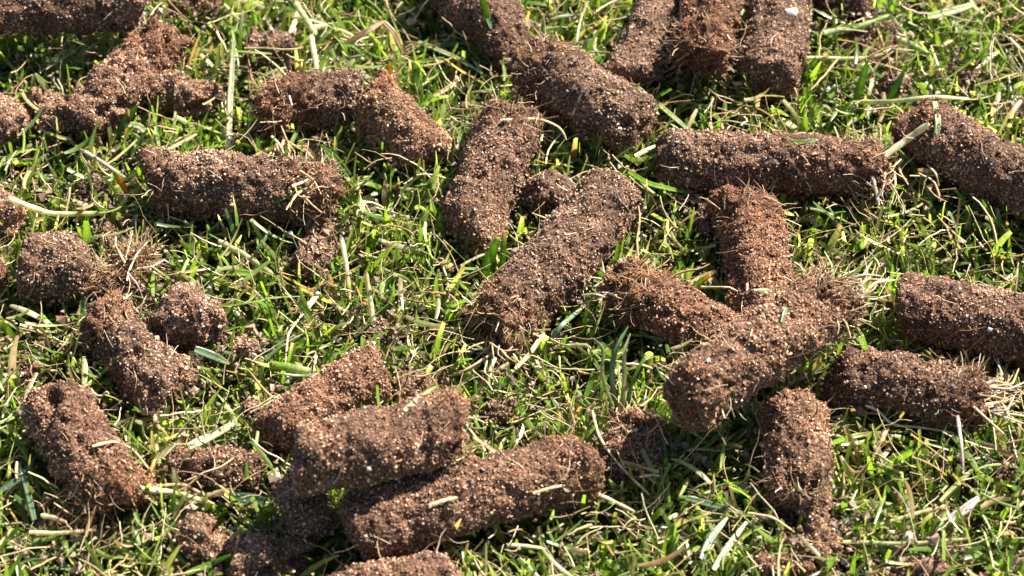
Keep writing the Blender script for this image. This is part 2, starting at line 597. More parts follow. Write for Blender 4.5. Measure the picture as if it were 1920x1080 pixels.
core('crumbly clod right of the tall pale grass blade, near the top', [(468, 88, 6), (520, 112, 5)], 84, 17, 'soil_clod', 'clod', rough=1.5, lump=1.25, fibres=8)
core('rusty fibrous core meeting a paler core at an angle, upper left', [(520, 200, 11), (590, 188, 12), (652, 180, 13)], 112, 18, group=GC, thatch=(0.55, 0), tuft=(150, 0), rough=1.3, tint=RED, tint_b=(1, 1, 1), fibres=40)
core('short pale core slanting down right of the rusty fibrous core', [(702, 190, 16), (788, 282, 9)], 118, 19, group=GC, thatch=(0.15, 0), tuft=(25, 0), tint=(1.25, 1.15, 1.0), ends=(0.3, 0.6))
core('core lying sideways with a straw covered right end, left of the middle', [(310, 345, 12), (440, 352, 12), (600, 365, 11)], 132, 20, group=GC, thatch=(0.1, 0.28), tuft=(70, 190), rough=1.6, lump=1.4, tuft_pale=0.42, fibres=40)
core('dark core at the top edge running down behind a fibre topped core', [(822, -46, 12), (955, 66, 12)], 128, 21, group=GC, tint=(0.85, 0.8, 0.8), fibres=15)
core('thick core with a fibre ringed upper end, upper middle', [(1016, 130, 16), (1178, 229, 13)], 138, 22, group=GC, thatch=(0.25, 0), tuft=(110, 0), fibres=30, ends=(0.3, 0.4))
core('core pointing away with a rusty far end, below the fibre ringed core', [(955, 232, 14), (882, 428, 7)], 134, 23, group=GC, thatch=(0.2, 0), tuft=(120, 0), fibres=24, tint_b=(1.15, 1.1, 1.05))
core('small clod wedged between two long cores near the middle', [(1005, 365, 8), (1050, 372, 8)], 86, 24, 'soil_clod', 'clod', rough=1.4, lump=1.2, fibres=10)
core('long clean core slanting down left with a rooty lower end, centre', [(1150, 365, 14), (1050, 490, 12), (935, 612, 9)], 146, 25, group=GC, thatch=(0, 0.2), tuft=(0, 170), fibres=20, tuft_pale=0.4, ends=(0.3, 0.35))
# top right
core('half shaded core at the top edge left of the rusty faced core', [(1268, -30, 12), (1186, 140, 9)], 112, 26, group=GC, fibres=14)
core('core with a rusty fibrous end facing the viewer, top right of centre', [(1346, -40, 19), (1312, 98, 17)], 122, 27, group=GC, thatch=(0, 0.55), tuft=(0, 200), rough=1.3, tint_b=(1.0, 0.85, 0.75), fibres=40, ends=(0.3, 0.45))
core('core at the top edge with a white pebble in it', [(1468, -40, 14), (1443, 140, 10)], 134, 28, group=GC, fibres=18, pebbles=((1483, 25, 24, (0.75, 0.66, 0.55)),))
core('dark clod at the top edge right of the pebbled core', [(1545, 0, 8), (1600, -2, 7)], 70, 29, 'soil_clod', 'clod', rough=1.4, lump=1.3, tint=DARK, fibres=10)
core('flat crumbled clod under a bent grass stalk, top right', [(1610, 85, 4), (1670, 82, 4)], 82, 30, 'soil_clod', 'clod', rough=1.4, lump=1.3, squash=0.7, fibres=10)
core('small round clod between two green blades, upper right', [(1658, 165, 6), (1682, 170, 6)], 52, 31, 'soil_clod', 'clod', rough=1.4, fibres=4)
core('long core lying sideways with a frayed right end, upper right', [(1265, 302, 12), (1450, 308, 12), (1632, 320, 12)], 126, 32, group=GC, thatch=(0, 0.12), tuft=(0, 120), fibres=26, tuft_pale=0.5, tint_b=(1, 0.9, 0.85))
core('core running off the upper right edge with straws lying on it', [(1728, 240, 13), (1830, 300, 12), (1980, 380, 11)], 134, 33, group=GC, thatch=(0.12, 0), tuft=(40, 0), fibres=20, tint=(1.05, 1, 1), tint_b=(0.85, 0.82, 0.82))
# right group
core('core pointing away with a rooty far end, leading under the crossing core', [(1400, 405, 12), (1418, 480, 11), (1432, 580, 8)], 144, 34, group=GC, thatch=(0.3, 0), tuft=(110, 0), fibres=40, tint=(1.1, 0.95, 0.88))
core('dark clod left of the rooty ended core above the crossing', [(1318, 405, 7), (1324, 428, 6)], 50, 35, 'soil_clod', 'clod', rough=1.4, tint=DARK, fibres=8)
core('core with a torn rusty left end leading under the crossing core', [(1180, 545, 12), (1270, 592, 11), (1350, 640, 8)], 132, 36, group=GC, thatch=(0.3, 0), tuft=(170, 0), rough=1.25, fibres=36, tint=(1.1, 0.95, 0.85), tuft_pale=0.35)
core('thick core lying across the others with a holed straw tipped end', [(1300, 740, 27), (1420, 655, 28), (1555, 560, 26)], 150, 37, group=GC, thatch=(0.04, 0.2), tuft=(30, 170), rough=1.2, fibres=50, pits=((1550, 526, 22, 8.0),), tuft_pale=0.35, tint=(1.12, 1.05, 1.0))
core('core right of the crossing with a bunch of dry straw at its right end', [(1590, 708, 11), (1700, 728, 11), (1815, 752, 11)], 134, 38, group=GC, thatch=(0, 0.12), tuft=(0, 120), fibres=20, tint=(0.9, 0.85, 0.82), tuft_pale=0.3)
core('core pointing at the viewer with a hollow broken lower end, lower right', [(1488, 775, 12), (1496, 850, 12), (1500, 940, 9)], 136, 39, group=GC, thatch=(0.08, 0), tuft=(20, 60), fibres=20, rough=1.15, tint=(1.15, 1.08, 1.0), pits=((1488, 905, 30, 7.0), (1535, 908, 20, 6.0), (1478, 880, 14, 4.0)), ends=(0.4, 0.25))
core('thin crumbling soil stub below the hollow ended core, lower right', [(1526, 965, 9), (1543, 1036, 8)], 66, 40, 'soil_clod', 'clod', rough=1.4, lump=1.3, tint=PALE, fibres=6)
core('smooth thick core running off the right edge at mid height', [(1716, 577, 13), (1820, 598, 12), (1990, 638, 12)], 143, 41, group=GC, fibres=14, pits=((1745, 536, 26, 1.8),), pebbles=((1855, 617, 11, (0.7, 0.7, 0.72)),), tint=(1, 0.95, 0.92))
core('crumbled speck of soil between the two right hand cores', [(1735, 655, 5), (1738, 670, 5)], 24, 42, 'soil_clod', 'clod', rough=1.2, fibres=3)
core('broken chunk with pale grass tuft growing over it, below centre', [(1195, 805, 9), (1180, 855, 7)], 112, 43, group=GC, rough=1.6, lump=2.2, fibres=30, tint=(1.05, 0.98, 0.95), thatch=(0.2, 0), tuft=(60, 0))
# left group
core('pale crumbling core end at the left edge, third from the top', [(-30, 385, 9), (20, 410, 8)], 88, 44, group=GC, rough=1.4, tint=(1.6, 1.5, 1.4), fibres=4)
core('short rounded core chunk beside a dark gap, left edge', [(66, 500, 12), (134, 503, 11)], 142, 45, group=GC, fibres=14, ends=(0.3, 0.5))
core('rusty core end at the left edge beside the rounded chunk', [(-55, 505, 11), (-20, 508, 11)], 104, 46, group=GC, thatch=(0, 0.7), tuft=(0, 60), fibres=10)
core('fibrous rusty thatch clump above two core chunks, left', [(192, 532, 8), (258, 498, 8)], 80, 47, 'thatch_clump', 'thatch', thatch=(1.3, 0), tuft=(150, 150), rough=1.6, lump=1.4, fibres=120, tint=RED, squash=0.8, tuft_pale=0.45)
core('core with a ragged rusty top leaning on a round chunk, left', [(200, 605, 13), (245, 665, 11), (300, 725, 8)], 128, 48, group=GC, thatch=(0.25, 0), tuft=(90, 0), fibres=24, rough=1.5, lump=1.5)
core('round grey brown chunk leaning against the ragged topped core, left', [(325, 590, 12), (352, 612, 12)], 130, 49, group=GC, rough=1.6, lump=1.5, fibres=12, ends=(0.5, 0.5), tint=(1.15, 1.12, 1.12), pits=((330, 640, 18, 4.0), (295, 620, 16, 3.0)))
core('thick core with a frayed rusty lower end, lower left', [(110, 765, 13), (160, 850, 12), (212, 925, 9)], 148, 50, group=GC, thatch=(0, 0.22), tuft=(0, 190), rough=1.3, fibres=40, tint=(1.1, 1.0, 0.95), lump=1.3, pits=((95, 745, 24, 3.5),))
core('core lying behind the thick raised core, lower left of centre', [(690, 712, 11), (610, 755, 11), (535, 808, 10)], 124, 51, group=GC, fibres=16, rough=1.2, tint=(1.25, 1.12, 1.05))
core('shaded core chunk propping up the thick raised core', [(562, 915, 12), (578, 985, 11)], 104, 52, group=GC, fibres=12)
core('thick core raised on two others with a rusty right end, lower middle', [(575, 862, 29), (700, 838, 29), (838, 800, 26)], 152, 53, group=GC, thatch=(0, 0.12), tuft=(0, 110), fibres=20, rough=1.1, tint=(1.12, 1.05, 1.02), pits=((560, 860, 20, 2.5),), pebbles=((693, 877, 11, (0.72, 0.66, 0.6)),), ends=(0.35, 0.3))
core('long grooved core lying lowest and slanting up right, bottom middle', [(690, 985, 13), (880, 932, 13), (1062, 888, 12)], 150, 54, group=GC, thatch=(0, 0.1), tuft=(0, 70), fibres=40, groove=0.35, tint=(1.05, 0.98, 0.95))
core('core half cut by the bottom edge below the long grooved core', [(620, 1122, 11), (824, 1080, 11)], 112, 55, group=GC, fibres=12, tint=(1.1, 1.02, 1.0))
core('small crumbled core between the lower left and raised cores', [(345, 880, 7), (400, 876, 8), (462, 884, 7)], 84, 56, group=GC, fibres=12, rough=1.6, lump=2.0, tint=(1.05, 1, 0.95))
core('pale clod below the small crumbled core, lower left', [(370, 1005, 6), (392, 1040, 5)], 88, 57, 'soil_clod', 'clod', rough=1.4, lump=1.3, fibres=8, tint=PALE)
core('shadowed clod at the bottom edge left of the half cut core', [(460, 1060, 8), (540, 1050, 8)], 104, 58, 'soil_clod', 'clod', rough=1.3, lump=1.2, fibres=10)
core('rusty clod at the bottom edge below the hollow ended core', [(1445, 1070, 5), (1490, 1072, 5)], 72, 59, 'soil_clod', 'clod', rough=1.4, fibres=14, tint=RED)
core('dark clod at the bottom edge, rightmost', [(1705, 1068, 5), (1752, 1072, 5)], 74, 60, 'soil_clod', 'clod', rough=1.4, lump=1.3, fibres=14)
core('crumbled spill at the lower end of the ragged topped core, left', [(300, 742, 6), (332, 715, 6)], 62, 61, 'soil_clod', 'clod', rough=1.4, lump=1.1, fibres=10, tint=(1.1, 1.05, 1))
core('crumbled spill between the long grooved core and the broken chunk', [(1120, 868, 6), (1150, 892, 5)], 58, 62, 'soil_clod', 'clod', rough=1.3, lump=1.1, fibres=16)
core('flat crumbled soil beside the frayed end, lower left edge', [(120, 985, 4), (160, 1000, 4)], 58, 63, 'soil_clod', 'clod', rough=1.4, lump=1.1, fibres=16, squash=0.8, tint=RED)
core('crumbs spilled under the straw covered end, left of centre', [(600, 425, 5), (640, 440, 4)], 50, 64, 'soil_clod', 'clod', rough=1.4, lump=1.1, fibres=20, squash=0.8, tint=PALE)
# small clods in the grass
SMALL = [
    ('clod hidden in grass at the upper left, left of the straw ended core', 168, 358, 58, 5), ('dark shiny clod in grass between the left and centre cores', 580, 488, 72, 6),
    ('tiny round crumb perched on a grass blade right of the round chunk', 455, 652, 36, 8), ('small clod behind the right end of the raised core', 772, 725, 62, 5),
    ('small clod left of the core lying behind, lower left', 497, 773, 54, 6), ('crumb in the grass right of the raised core', 938, 768, 36, 5),
    ('flat crumb patch above the core lying behind, left of centre', 700, 628, 54, 3), ('flat crumbled soil above the thick frayed core, left edge', 45, 690, 74, 3),
    ('soil crumb at the right edge beside the upper right core', 1905, 212, 34, 5), ('low crumb between grass blades above the left thatch clump', 215, 440, 44, 5),
    ('crumb of soil below the hollow ended core stub, right', 1585, 998, 26, 6), ('crumb under the dry straw bunch at right edge', 1895, 880, 30, 4),
    ('crumb beside the ragged topped core at left', 150, 665, 50, 4), ('crumb near the small round clod, far upper right', 1815, 148, 34, 5),
]
for k_, (lb, x, y, dd, hh) in enumerate(SMALL):
    core(lb, [(x - dd * 0.15, y, hh), (x + dd * 0.15, y + 3, hh)], dd, 80 + k_, 'soil_crumb', 'soil crumb', rough=1.2, lump=1.1, fibres=6, tint=(0.9 + 0.4 * ((k_ * 7) % 5) / 5,) * 3, group='soil crumbs in the grass', ends=(0.6, 0.6))

rng = np.random.default_rng(99)
CA = np.array([c[0] for c in CAPS]); CB = np.array([c[1] for c in CAPS]); CR = np.array([c[2] for c in CAPS])


def clearance(pts):
    """Signed distance of points (n,3) to the nearest core."""
    out = np.full(len(pts), 1.0)
    ab = CB - CA
    l2 = (ab ** 2).sum(1) + 1e-15
    for j in range(len(CA)):
        near = np.where(np.abs(pts - (CA[j] + CB[j]) / 2).max(1) < CR[j] + 0.02)[0]
        if not len(near):
            continue
        ap = pts[near] - CA[j]
        t = np.clip((ap @ ab[j]) / l2[j], 0, 1)
        dd = np.linalg.norm(ap - t[:, None] * ab[j], axis=1) - CR[j]
        out[near] = np.minimum(out[near], dd)
    return out


# ------------------------------------------------------------------ grass
def blades(name, root, az, lean, curl, length, width, cols, tipcols, nseg=6, fold=0.25, twist=None, blunt=None, mat=None, check=None, link=True):
    k = len(root)
    t = np.linspace(0, 1, nseg + 1)
    ang = lean[:, None] + curl[:, None] * t[None]           # from vertical
    azt = az[:, None] + rng.normal(0, 0.35, (k, 1)) * t[None]
    dirs = np.stack([np.sin(ang) * np.cos(azt), np.sin(ang) * np.sin(azt), np.cos(ang)], -1)
    stepv = dirs[:, :-1] * (length / nseg)[:, None, None]
    pos = np.concatenate([root[:, None], root[:, None] + np.cumsum(stepv, 1)], 1)
    lowest = 0.0012
    pos[:, :, 2] = np.maximum(pos[:, :, 2], lowest)
    keep = np.ones(k, bool)
    if check is not None:
        cl = clearance(pos.reshape(-1, 3)).reshape(k, nseg + 1).min(1)
        keep = cl > check
    pos, dirs, az, width, cols, tipcols, length = pos[keep], dirs[keep], az[keep], width[keep], cols[keep], tipcols[keep], length[keep]
    k = len(pos)
    tw = (rng.normal(0, 0.7, (k, 1)) + rng.normal(0, 0.6, (k, 1)) * t[None])
    if twist is not None:
        tw = tw * twist
    side0 = np.stack([-np.sin(az), np.cos(az), np.zeros(k)], -1)[:, None]
    nor0 = np.cross(side0, dirs)
    side = side0 * np.cos(tw)[:, :, None] + nor0 * np.sin(tw)[:, :, None]
    nor = np.cross(side, dirs)
    bl = rng.uniform(0.05, 0.75, (k, 1)) if blunt is None else np.full((k, 1), blunt)
    wprof = np.minimum(1, 0.62 + 1.3 * t)[None] * np.where(t[None] > 0.45, 1 - (1 - bl) * ((t[None] - 0.45) / 0.55) ** 1.6, 1)
    hw = (width / 2)[:, None] * wprof
    fd = fold * rng.uniform(0.2, 1.8, (k, 1, 1))
    Lf = pos - side * hw[:, :, None] + nor * (hw[:, :, None] * fd)
    Rt = pos + side * hw[:, :, None] + nor * (hw[:, :, None] * fd)
    V = np.stack([Lf, pos, Rt], 2)
    idx = np.arange(k * (nseg + 1) * 3).reshape(k, nseg + 1, 3)
    q1 = np.stack([idx[:, :-1, 0], idx[:, :-1, 1], idx[:, 1:, 1], idx[:, 1:, 0]], -1)
    q2 = np.stack([idx[:, :-1, 1], idx[:, :-1, 2], idx[:, 1:, 2], idx[:, 1:, 1]], -1)
    F = np.concatenate([q1.reshape(-1, 4), q2.reshape(-1, 4)])
    g = np.clip(t * 3.2, 0, 1)[None, :, None]
    pale = cols * 0.6 + np.array([0.28, 0.28, 0.13]) * 0.55
    c = pale[:, None] * (1 - g) + cols[:, None] * g
    tp = np.clip((t - 0.72) / 0.28, 0, 1)[None, :, None]
    c = c * (1 - tp) + tipcols[:, None] * tp
    c = np.repeat(c[:, :, None], 3, 2) * np.array([1.0, 1.22, 1.0])[None, None, :, None]
    if not link:
        return V.reshape(-1, 3), F, c.reshape(-1, 3)
    return mesh(name, V.reshape(-1, 3), F, c.reshape(-1, 3), mat or M_LEAF)


GREENS = np.array([(0.108, 0.182, 0.018), (0.080, 0.145, 0.022), (0.152, 0.228, 0.028), (0.068, 0.115, 0.036), (0.205, 0.26, 0.065),
                   (0.26, 0.28, 0.095), (0.38, 0.36, 0.18)])
GW = np.array([0.26, 0.17, 0.23, 0.09, 0.13, 0.07, 0.05])
DRYS = np.array([(0.46, 0.36, 0.20), (0.36, 0.24, 0.12), (0.55, 0.47, 0.30), (0.26, 0.15, 0.07), (0.42, 0.40, 0.20)])


def pick(cols, w_, k):
    return cols[rng.choice(len(cols), k, p=w_ / w_.sum())] * rng.uniform(0.75, 1.25, (k, 1))


def field(k, x0, x1, y0, y1):
    p = np.stack([rng.uniform(x0, x1, k), rng.uniform(y0, y1, k), np.zeros(k)], 1)
    p[:, 2] = ground_z(p)
    return p


X0, X1, Y0, Y1 = -0.20, 0.20, -0.16, 0.19
# upright tillers: two to four blades from one root
kt = 9000
tr = field(kt, X0, X1, Y0, Y1)
dens = 0.5 + 0.5 * vnoise(np.concatenate([tr[:, :2] / 0.02, np.zeros((kt, 1))], 1), 41)
tr = tr[rng.uniform(0, 1, kt) < 0.40 + 0.75 * dens]
cnt = rng.integers(2, 5, len(tr))
root = np.repeat(tr, cnt, 0); k = len(root)
root = root + rng.normal(0, 0.0006, (k, 3)) * np.array([1, 1, 0])
lean_az = 5.0 * vnoise(np.concatenate([tr[:, :2] / 0.035, np.full((len(tr), 1), 3.3)], 1), 61)
paz = np.repeat(lean_az + rng.normal(0, 0.8, len(tr)), cnt)
az = paz + rng.normal(0, 1.1, k)
length = np.clip(rng.normal(0.0098, 0.0040, k), 0.0035, 0.022)
width = np.clip(rng.normal(0.00132, 0.00045, k), 0.0005, 0.0027)
cols = np.where(rng.uniform(size=(k, 1)) < 0.07, pick(DRYS, np.ones(5), k), pick(GREENS, GW, k))
tipc = np.where(rng.uniform(size=(k, 1)) < 0.32, pick(DRYS, np.ones(5), k), cols * rng.uniform(0.9, 1.3, (k, 1)))
gr = blades('grass', root, az, rng.uniform(0.05, 0.75, k), rng.normal(0.55, 0.6, k), length, width, cols, tipc, nseg=5, check=-0.0006)
tag(gr, 'short mown green grass growing between the soil cores', 'grass', kind='stuff')
# low fine grass filling the bottom
kl = 11000
root = field(kl, X0, X1, Y0, Y1)
cols = pick(GREENS, GW[[0, 1, 2, 3, 4, 5, 6]], kl)
lg = blades('grass_undergrowth', root, rng.uniform(0, 6.28, kl), rng.uniform(0.3, 1.3, kl), rng.normal(0.3, 0.5, kl),
            rng.uniform(0.004, 0.011, kl), rng.uniform(0.0007, 0.0018, kl), cols, cols, nseg=4, check=-0.0008)
tag(lg, 'low fine grass shoots close to the soil', 'grass', kind='stuff')
# lying clippings in the mat
kc = 3300
root = field(kc, X0, X1, Y0, Y1); root[:, 2] += rng.uniform(0.004, 0.0115, kc)
cols = np.where(rng.uniform(size=(kc, 1)) < 0.30, pick(DRYS, np.ones(5), kc), pick(GREENS, np.array([1.5, 1.5, 2, 1, 1.5, 1, 1.0]), kc))
cg = blades('grass_clippings', root, rng.uniform(0, 6.28, kc), rng.uniform(1.25, 1.75, kc), rng.normal(0.0, 0.5, kc),
            rng.uniform(0.004, 0.015, kc), rng.uniform(0.0006, 0.0017, kc), cols, cols, nseg=5, fold=0.4, blunt=0.8, check=-0.0002)
tag(cg, 'loose mown grass clippings tangled in the turf', 'clippings', kind='stuff')
# thatch: thin dry strands and rootlets
kf = 8500
root = field(kf, X0, X1, Y0, Y1); root[:, 2] += rng.uniform(0.001, 0.012, kf)
a_ = rng.uniform(0, 6.28, kf)
d0 = np.stack([np.cos(a_), np.sin(a_), rng.normal(0.1, 0.45, kf)], 1)
pth = wander(root, d0, rng.uniform(0.004, 0.018, kf), 7, 0.75)
pth[:, :, 2] = np.maximum(pth[:, :, 2], 0.001)
ok = clearance(pth.reshape(-1, 3)).reshape(kf, 7).min(1) > -0.0004
pth = pth[ok]; kf = len(pth)
tag(tubes('thatch', pth, rng.uniform(0.00007, 0.00030, kf) * rng.choice([1, 1, 1, 1.7], kf), pick(DRYS, np.array([3, 3, 2.5, 2, 1.0]), kf), M_FIBRE, sides=3, taper=0.6),
    'thin dry stems and rootlets tangled in the turf', 'thatch', kind='stuff')
# crumbs of soil lying in the grass
kg = 26000
root = field(kg, X0, X1, Y0, Y1)
dn = vnoise(np.concatenate([root[:, :2] / 0.014, np.zeros((kg, 1))], 1), 51)
root = root[dn + rng.normal(0, 0.3, kg) > 0.1]; kg = len(root)
root[:, 2] += rng.uniform(0.0005, 0.0105, kg)
gcol = GRAIN_COLS[rng.choice(np.arange(1, 7), kg, p=GRAIN_W[1:7] / GRAIN_W[1:7].sum())]
tag(grain_mesh('loose_soil', root, np.clip(rng.lognormal(math.log(0.42), 0.5, kg), 0.2, 1.6) * MM, gcol),
    'loose soil crumbs and sand fallen into the turf', 'soil', kind='stuff')
# crumbs fallen off the cores, and blades bent outwards under their weight
kg = 18000
ci = rng.integers(0, len(CA), kg)
root = CA[ci] + (CB[ci] - CA[ci]) * rng.uniform(0, 1, (kg, 1))
aa = rng.uniform(0, 6.28, kg); rr = CR[ci] * rng.uniform(0.85, 1.2, kg) + np.abs(rng.normal(0, 0.006, kg))
root = root + np.stack([np.cos(aa) * rr, np.sin(aa) * rr, np.zeros(kg)], 1)
root[:, 2] = ground_z(root) + rng.uniform(0.001, 0.0105, kg)
root = root[clearance(root) > 0.0002]; kg = len(root)
gcol = GRAIN_COLS[rng.choice(np.arange(1, 7), kg, p=GRAIN_W[1:7] / GRAIN_W[1:7].sum())] * 0.9
tag(grain_mesh('fallen_crumbs', root, np.clip(rng.lognormal(math.log(0.42), 0.55, kg), 0.2, 2.0) * MM, gcol),
    'soil crumbs fallen into the grass around the cores', 'soil', kind='stuff')
kb = 3600
ci = rng.integers(0, len(CA), kb)
root = CA[ci] + (CB[ci] - CA[ci]) * rng.uniform(0, 1, (kb, 1))
aa = rng.uniform(0, 6.28, kb); rr = CR[ci] * rng.uniform(0.8, 1.1, kb)
root = root + np.stack([np.cos(aa) * rr, np.sin(aa) * rr, np.zeros(kb)], 1)
root[:, 2] = ground_z(root)
cols = pick(GREENS, GW, kb)
pg = blades('bent_grass', root, aa + rng.normal(0, 0.7, kb), rng.uniform(0.7, 1.35, kb), rng.normal(-0.2, 0.6, kb),
            rng.uniform(0.006, 0.018, kb), rng.uniform(0.0009, 0.0024, kb), cols, cols, nseg=5, check=-0.0002)
tag(pg, 'grass blades bent outwards under the edges of the cores', 'grass', kind='stuff')
# the lawn further out
ko = 12000
root = field(ko, -0.6, 0.6, -0.5, 0.75)
out = (root[:, 0] < X0) | (root[:, 0] > X1) | (root[:, 1] < Y0) | (root[:, 1] > Y1)
root = root[out]; k = len(root)
cols = pick(GREENS, GW, k)
og = blades('surrounding_grass', root, rng.uniform(0, 6.28, k), rng.uniform(0.1, 1.0, k), rng.normal(0.5, 0.5, k),
            rng.uniform(0.008, 0.02, k), rng.uniform(0.0014, 0.0034, k), cols, cols, nseg=2, check=-0.0005)
tag(og, 'mown lawn grass surrounding the patch of cores', 'grass', kind='stuff')

# ------------------------------------------------------------------ single blades, stalks and straws that stand out
MAT_H = 0.0095
AXP = np.array([(c[0] + c[1]) / 2 for c in CAPS])


def rest(px, py, lift=0.0006):
    """Where something lying on the cores or on the grass mat would be seen there."""
    d = ray(px, py); d = d / np.linalg.norm(d)
    tt = np.linspace((EYE[2] - 0.055) / -d[2], (EYE[2] - MAT_H) / -d[2], 260)
    pts = EYE + d * tt[:, None]
    cl = clearance(pts)
    hit = np.where(cl < lift)[0]
    return pts[hit[0]] if len(hit) else pts[-1]


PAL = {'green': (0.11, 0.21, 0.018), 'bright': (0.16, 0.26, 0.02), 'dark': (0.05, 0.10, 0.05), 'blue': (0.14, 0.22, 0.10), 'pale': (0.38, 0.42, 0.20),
       'white': (0.62, 0.60, 0.40), 'straw': (0.55, 0.42, 0.24), 'tan': (0.40, 0.26, 0.13), 'grey': (0.36, 0.30, 0.25), 'orange': (0.5, 0.26, 0.05)}


def smooth_path(P3, n_):
    P3 = np.asarray(P3, float)
    if len(P3) == 2:
        P3 = np.stack([P3[0], (P3[0] + P3[1]) / 2 + np.array([0, 0, 0.0004]), P3[1]])
    d = np.concatenate([[0], np.cumsum(np.linalg.norm(np.diff(P3, axis=0), axis=1))])
    s = np.linspace(0, d[-1], n_)
    o = np.stack([np.interp(s, d, P3[:, k]) for k in range(3)], 1)
    for _ in range(2):
        o[1:-1] = (o[:-2] + 2 * o[1:-1] + o[2:]) / 4
    return o


def blade(label, pts, wpx, col, tip=None, name='grass_shoot', cat='grass blade', tilt=0.0, lift=0.0006, blunt=0.35, base=0.8, group=None, fold=0.3):
    """A flat folded leaf along picture points (x, y) or (x, y, height mm)."""
    P3 = [at(p[0], p[1], p[2] * MM) if len(p) == 3 else rest(p[0], p[1], lift) for p in pts]
    path = smooth_path(P3, 13)
    wd = wpx * scale_at(path[6])
    T = np.gradient(path, axis=0); T /= np.linalg.norm(T, axis=1)[:, None]
    ref = np.array([math.sin(tilt), -0.45, 0.9]); 
    side = np.cross(T, ref); side /= np.linalg.norm(side, axis=1)[:, None]
    nor = np.cross(side, T)
    t = np.linspace(0, 1, 13)
    prof = np.minimum(1, base + 1.2 * t) * np.where(t > 0.55, 1 - (1 - blunt) * ((t - 0.55) / 0.45) ** 1.8, 1)
    hw = (wd / 2 * prof)[:, None]
    V = []
    for u_, z_ in ((-1, fold), (-0.5, fold * 0.4), (0, 0), (0.5, fold * 0.4), (1, fold)):
        V.append(path + side * hw * u_ + nor * hw * z_)
    low = [v - nor * 0.00016 for v in V[::-1]]
    ring = np.stack(V + low, 1)
    m_ = ring.shape[1]
    idx = np.arange(13 * m_).reshape(13, m_)
    F = np.stack([idx[:-1], idx[1:], np.roll(idx[1:], -1, 1), np.roll(idx[:-1], -1, 1)], -1).reshape(-1, 4)
    c0 = np.array(PAL[col]); c1 = np.array(PAL[tip or col])
    g = np.clip((t - 0.6) / 0.4, 0, 1)[:, None] if tip else np.zeros((13, 1))
    c = np.repeat((c0 * (1 - g) + c1 * g)[:, None], m_, 1) * np.array([.85, 1.05, 1.3, 1.05, .85, .85, 1.05, 1.3, 1.05, .85])[None, :, None]
    o = mesh(name, ring.reshape(-1, 3) - path[0], F, c.reshape(-1, 3), M_PALE if col in ('straw', 'tan', 'grey', 'white', 'pale', 'blue') else M_LEAF)
    o.location = path[0]
    return tag(o, label, cat, group)


def stalk(label, pts, wpx, col, tip=None, name='grass_stalk', cat='grass stalk', lift=0.0008, taper=0.7, parent=None, group=None, kink=0.0):
    """A round stem along picture points."""
    P3 = [at(p[0], p[1], p[2] * MM) if len(p) == 3 else rest(p[0], p[1], lift) for p in pts]
    path = smooth_path(P3, 15)
    wd = wpx * scale_at(path[7]) / 2
    T = np.gradient(path, axis=0); T /= np.linalg.norm(T, axis=1)[:, None]
    B = np.cross(T, np.array([0.13, -0.4, 0.9])); B /= np.linalg.norm(B, axis=1)[:, None]
    Nn = np.cross(T, B)
    t = np.linspace(0, 1, 15)
    rr = wd * (1 - (1 - taper) * t) * (1 + 0.10 * np.sin(t * 23 + wpx)); rr[0] *= 0.75; rr[-1] *= 0.6
    ang = np.arange(8) * math.pi / 4
    V = path[:, None] + rr[:, None, None] * (np.cos(ang)[None, :, None] * Nn[:, None] * 0.75 + np.sin(ang)[None, :, None] * B[:, None])
    V = np.concatenate([V.reshape(-1, 3), path[:1], path[-1:]])
    idx = np.arange(120).reshape(15, 8)
    F = np.stack([idx[:-1], idx[1:], np.roll(idx[1:], -1, 1), np.roll(idx[:-1], -1, 1)], -1).reshape(-1, 4)
    capa = np.stack([np.roll(idx[0], -1)[::2], idx[0][::2], np.roll(idx[0], 1)[::2], np.full(4, 120)], 1)
    capb = np.stack([np.roll(idx[-1], 1)[::2], idx[-1][::2], np.roll(idx[-1], -1)[::2], np.full(4, 121)], 1)
    c0 = np.array(PAL[col]); c1 = np.array(PAL[tip or col])
    g = np.clip((t - 0.3) / 0.6, 0, 1)[:, None] if tip else np.zeros((15, 1))
    c = np.repeat((c0 * (1 - g) + c1 * g) * (1 + 0.15 * np.sin(t * 31 + wpx))[:, None], 8, 0)
    c = np.concatenate([c, c[:1], c[-1:]])
    o = mesh(name, V - (0 if parent else path[0]), np.concatenate([F, capa, capb]), c, M_FIBRE if col in ('straw', 'tan', 'grey', 'orange') else M_PALE if col in ('white', 'pale') else M_LEAF)
    if parent:
        return child(o, parent)
    o.location = path[0]
    return tag(o, label, cat, group)


S_ = dict(name='dry_straw', cat='straw')
blade('tall pale upright grass blade, upper left', [(428, 288, 4), (431, 200, 10), (438, 76, 20)], 11, 'white', 'pale', blunt=0.6)
blade('green leaf standing before the crumbling core, upper left', [(213, 255, 6), (232, 232, 9), (259, 196, 15)], 19, 'green', blunt=0.1)
blade('pale blade arching below the crumbling core, upper left', [(233, 234), (262, 236), (284, 262)], 12, 'pale', 'green')
stalk('grey twig lying left of the straw ended core', [(142, 275), (190, 303), (240, 338)], 9, 'grey', taper=0.8, name='twig', cat='twig')
stalk('pale green stem leaning down from the top edge, upper left', [(553, 5, 16), (592, 66, 14)], 13, 'pale', taper=1)
stalk('pale stem standing right of the upper left clod', [(583, 66, 14), (594, 130, 11)], 11, 'white', taper=0.9)
blade('bent dry straw loop in the grass, upper left of centre', [(645, 85), (690, 58, 15), (720, 40, 16)], 12, 'straw', **S_)
blade('dry straw hanging down beside the straw loop, upper left of centre', [(718, 40, 16), (740, 62, 14), (756, 100, 10)], 9, 'tan', **S_)
blade('orange tipped leaf behind the short pale core', [(731, 172, 8), (730, 120, 16)], 12, 'orange', 'orange')
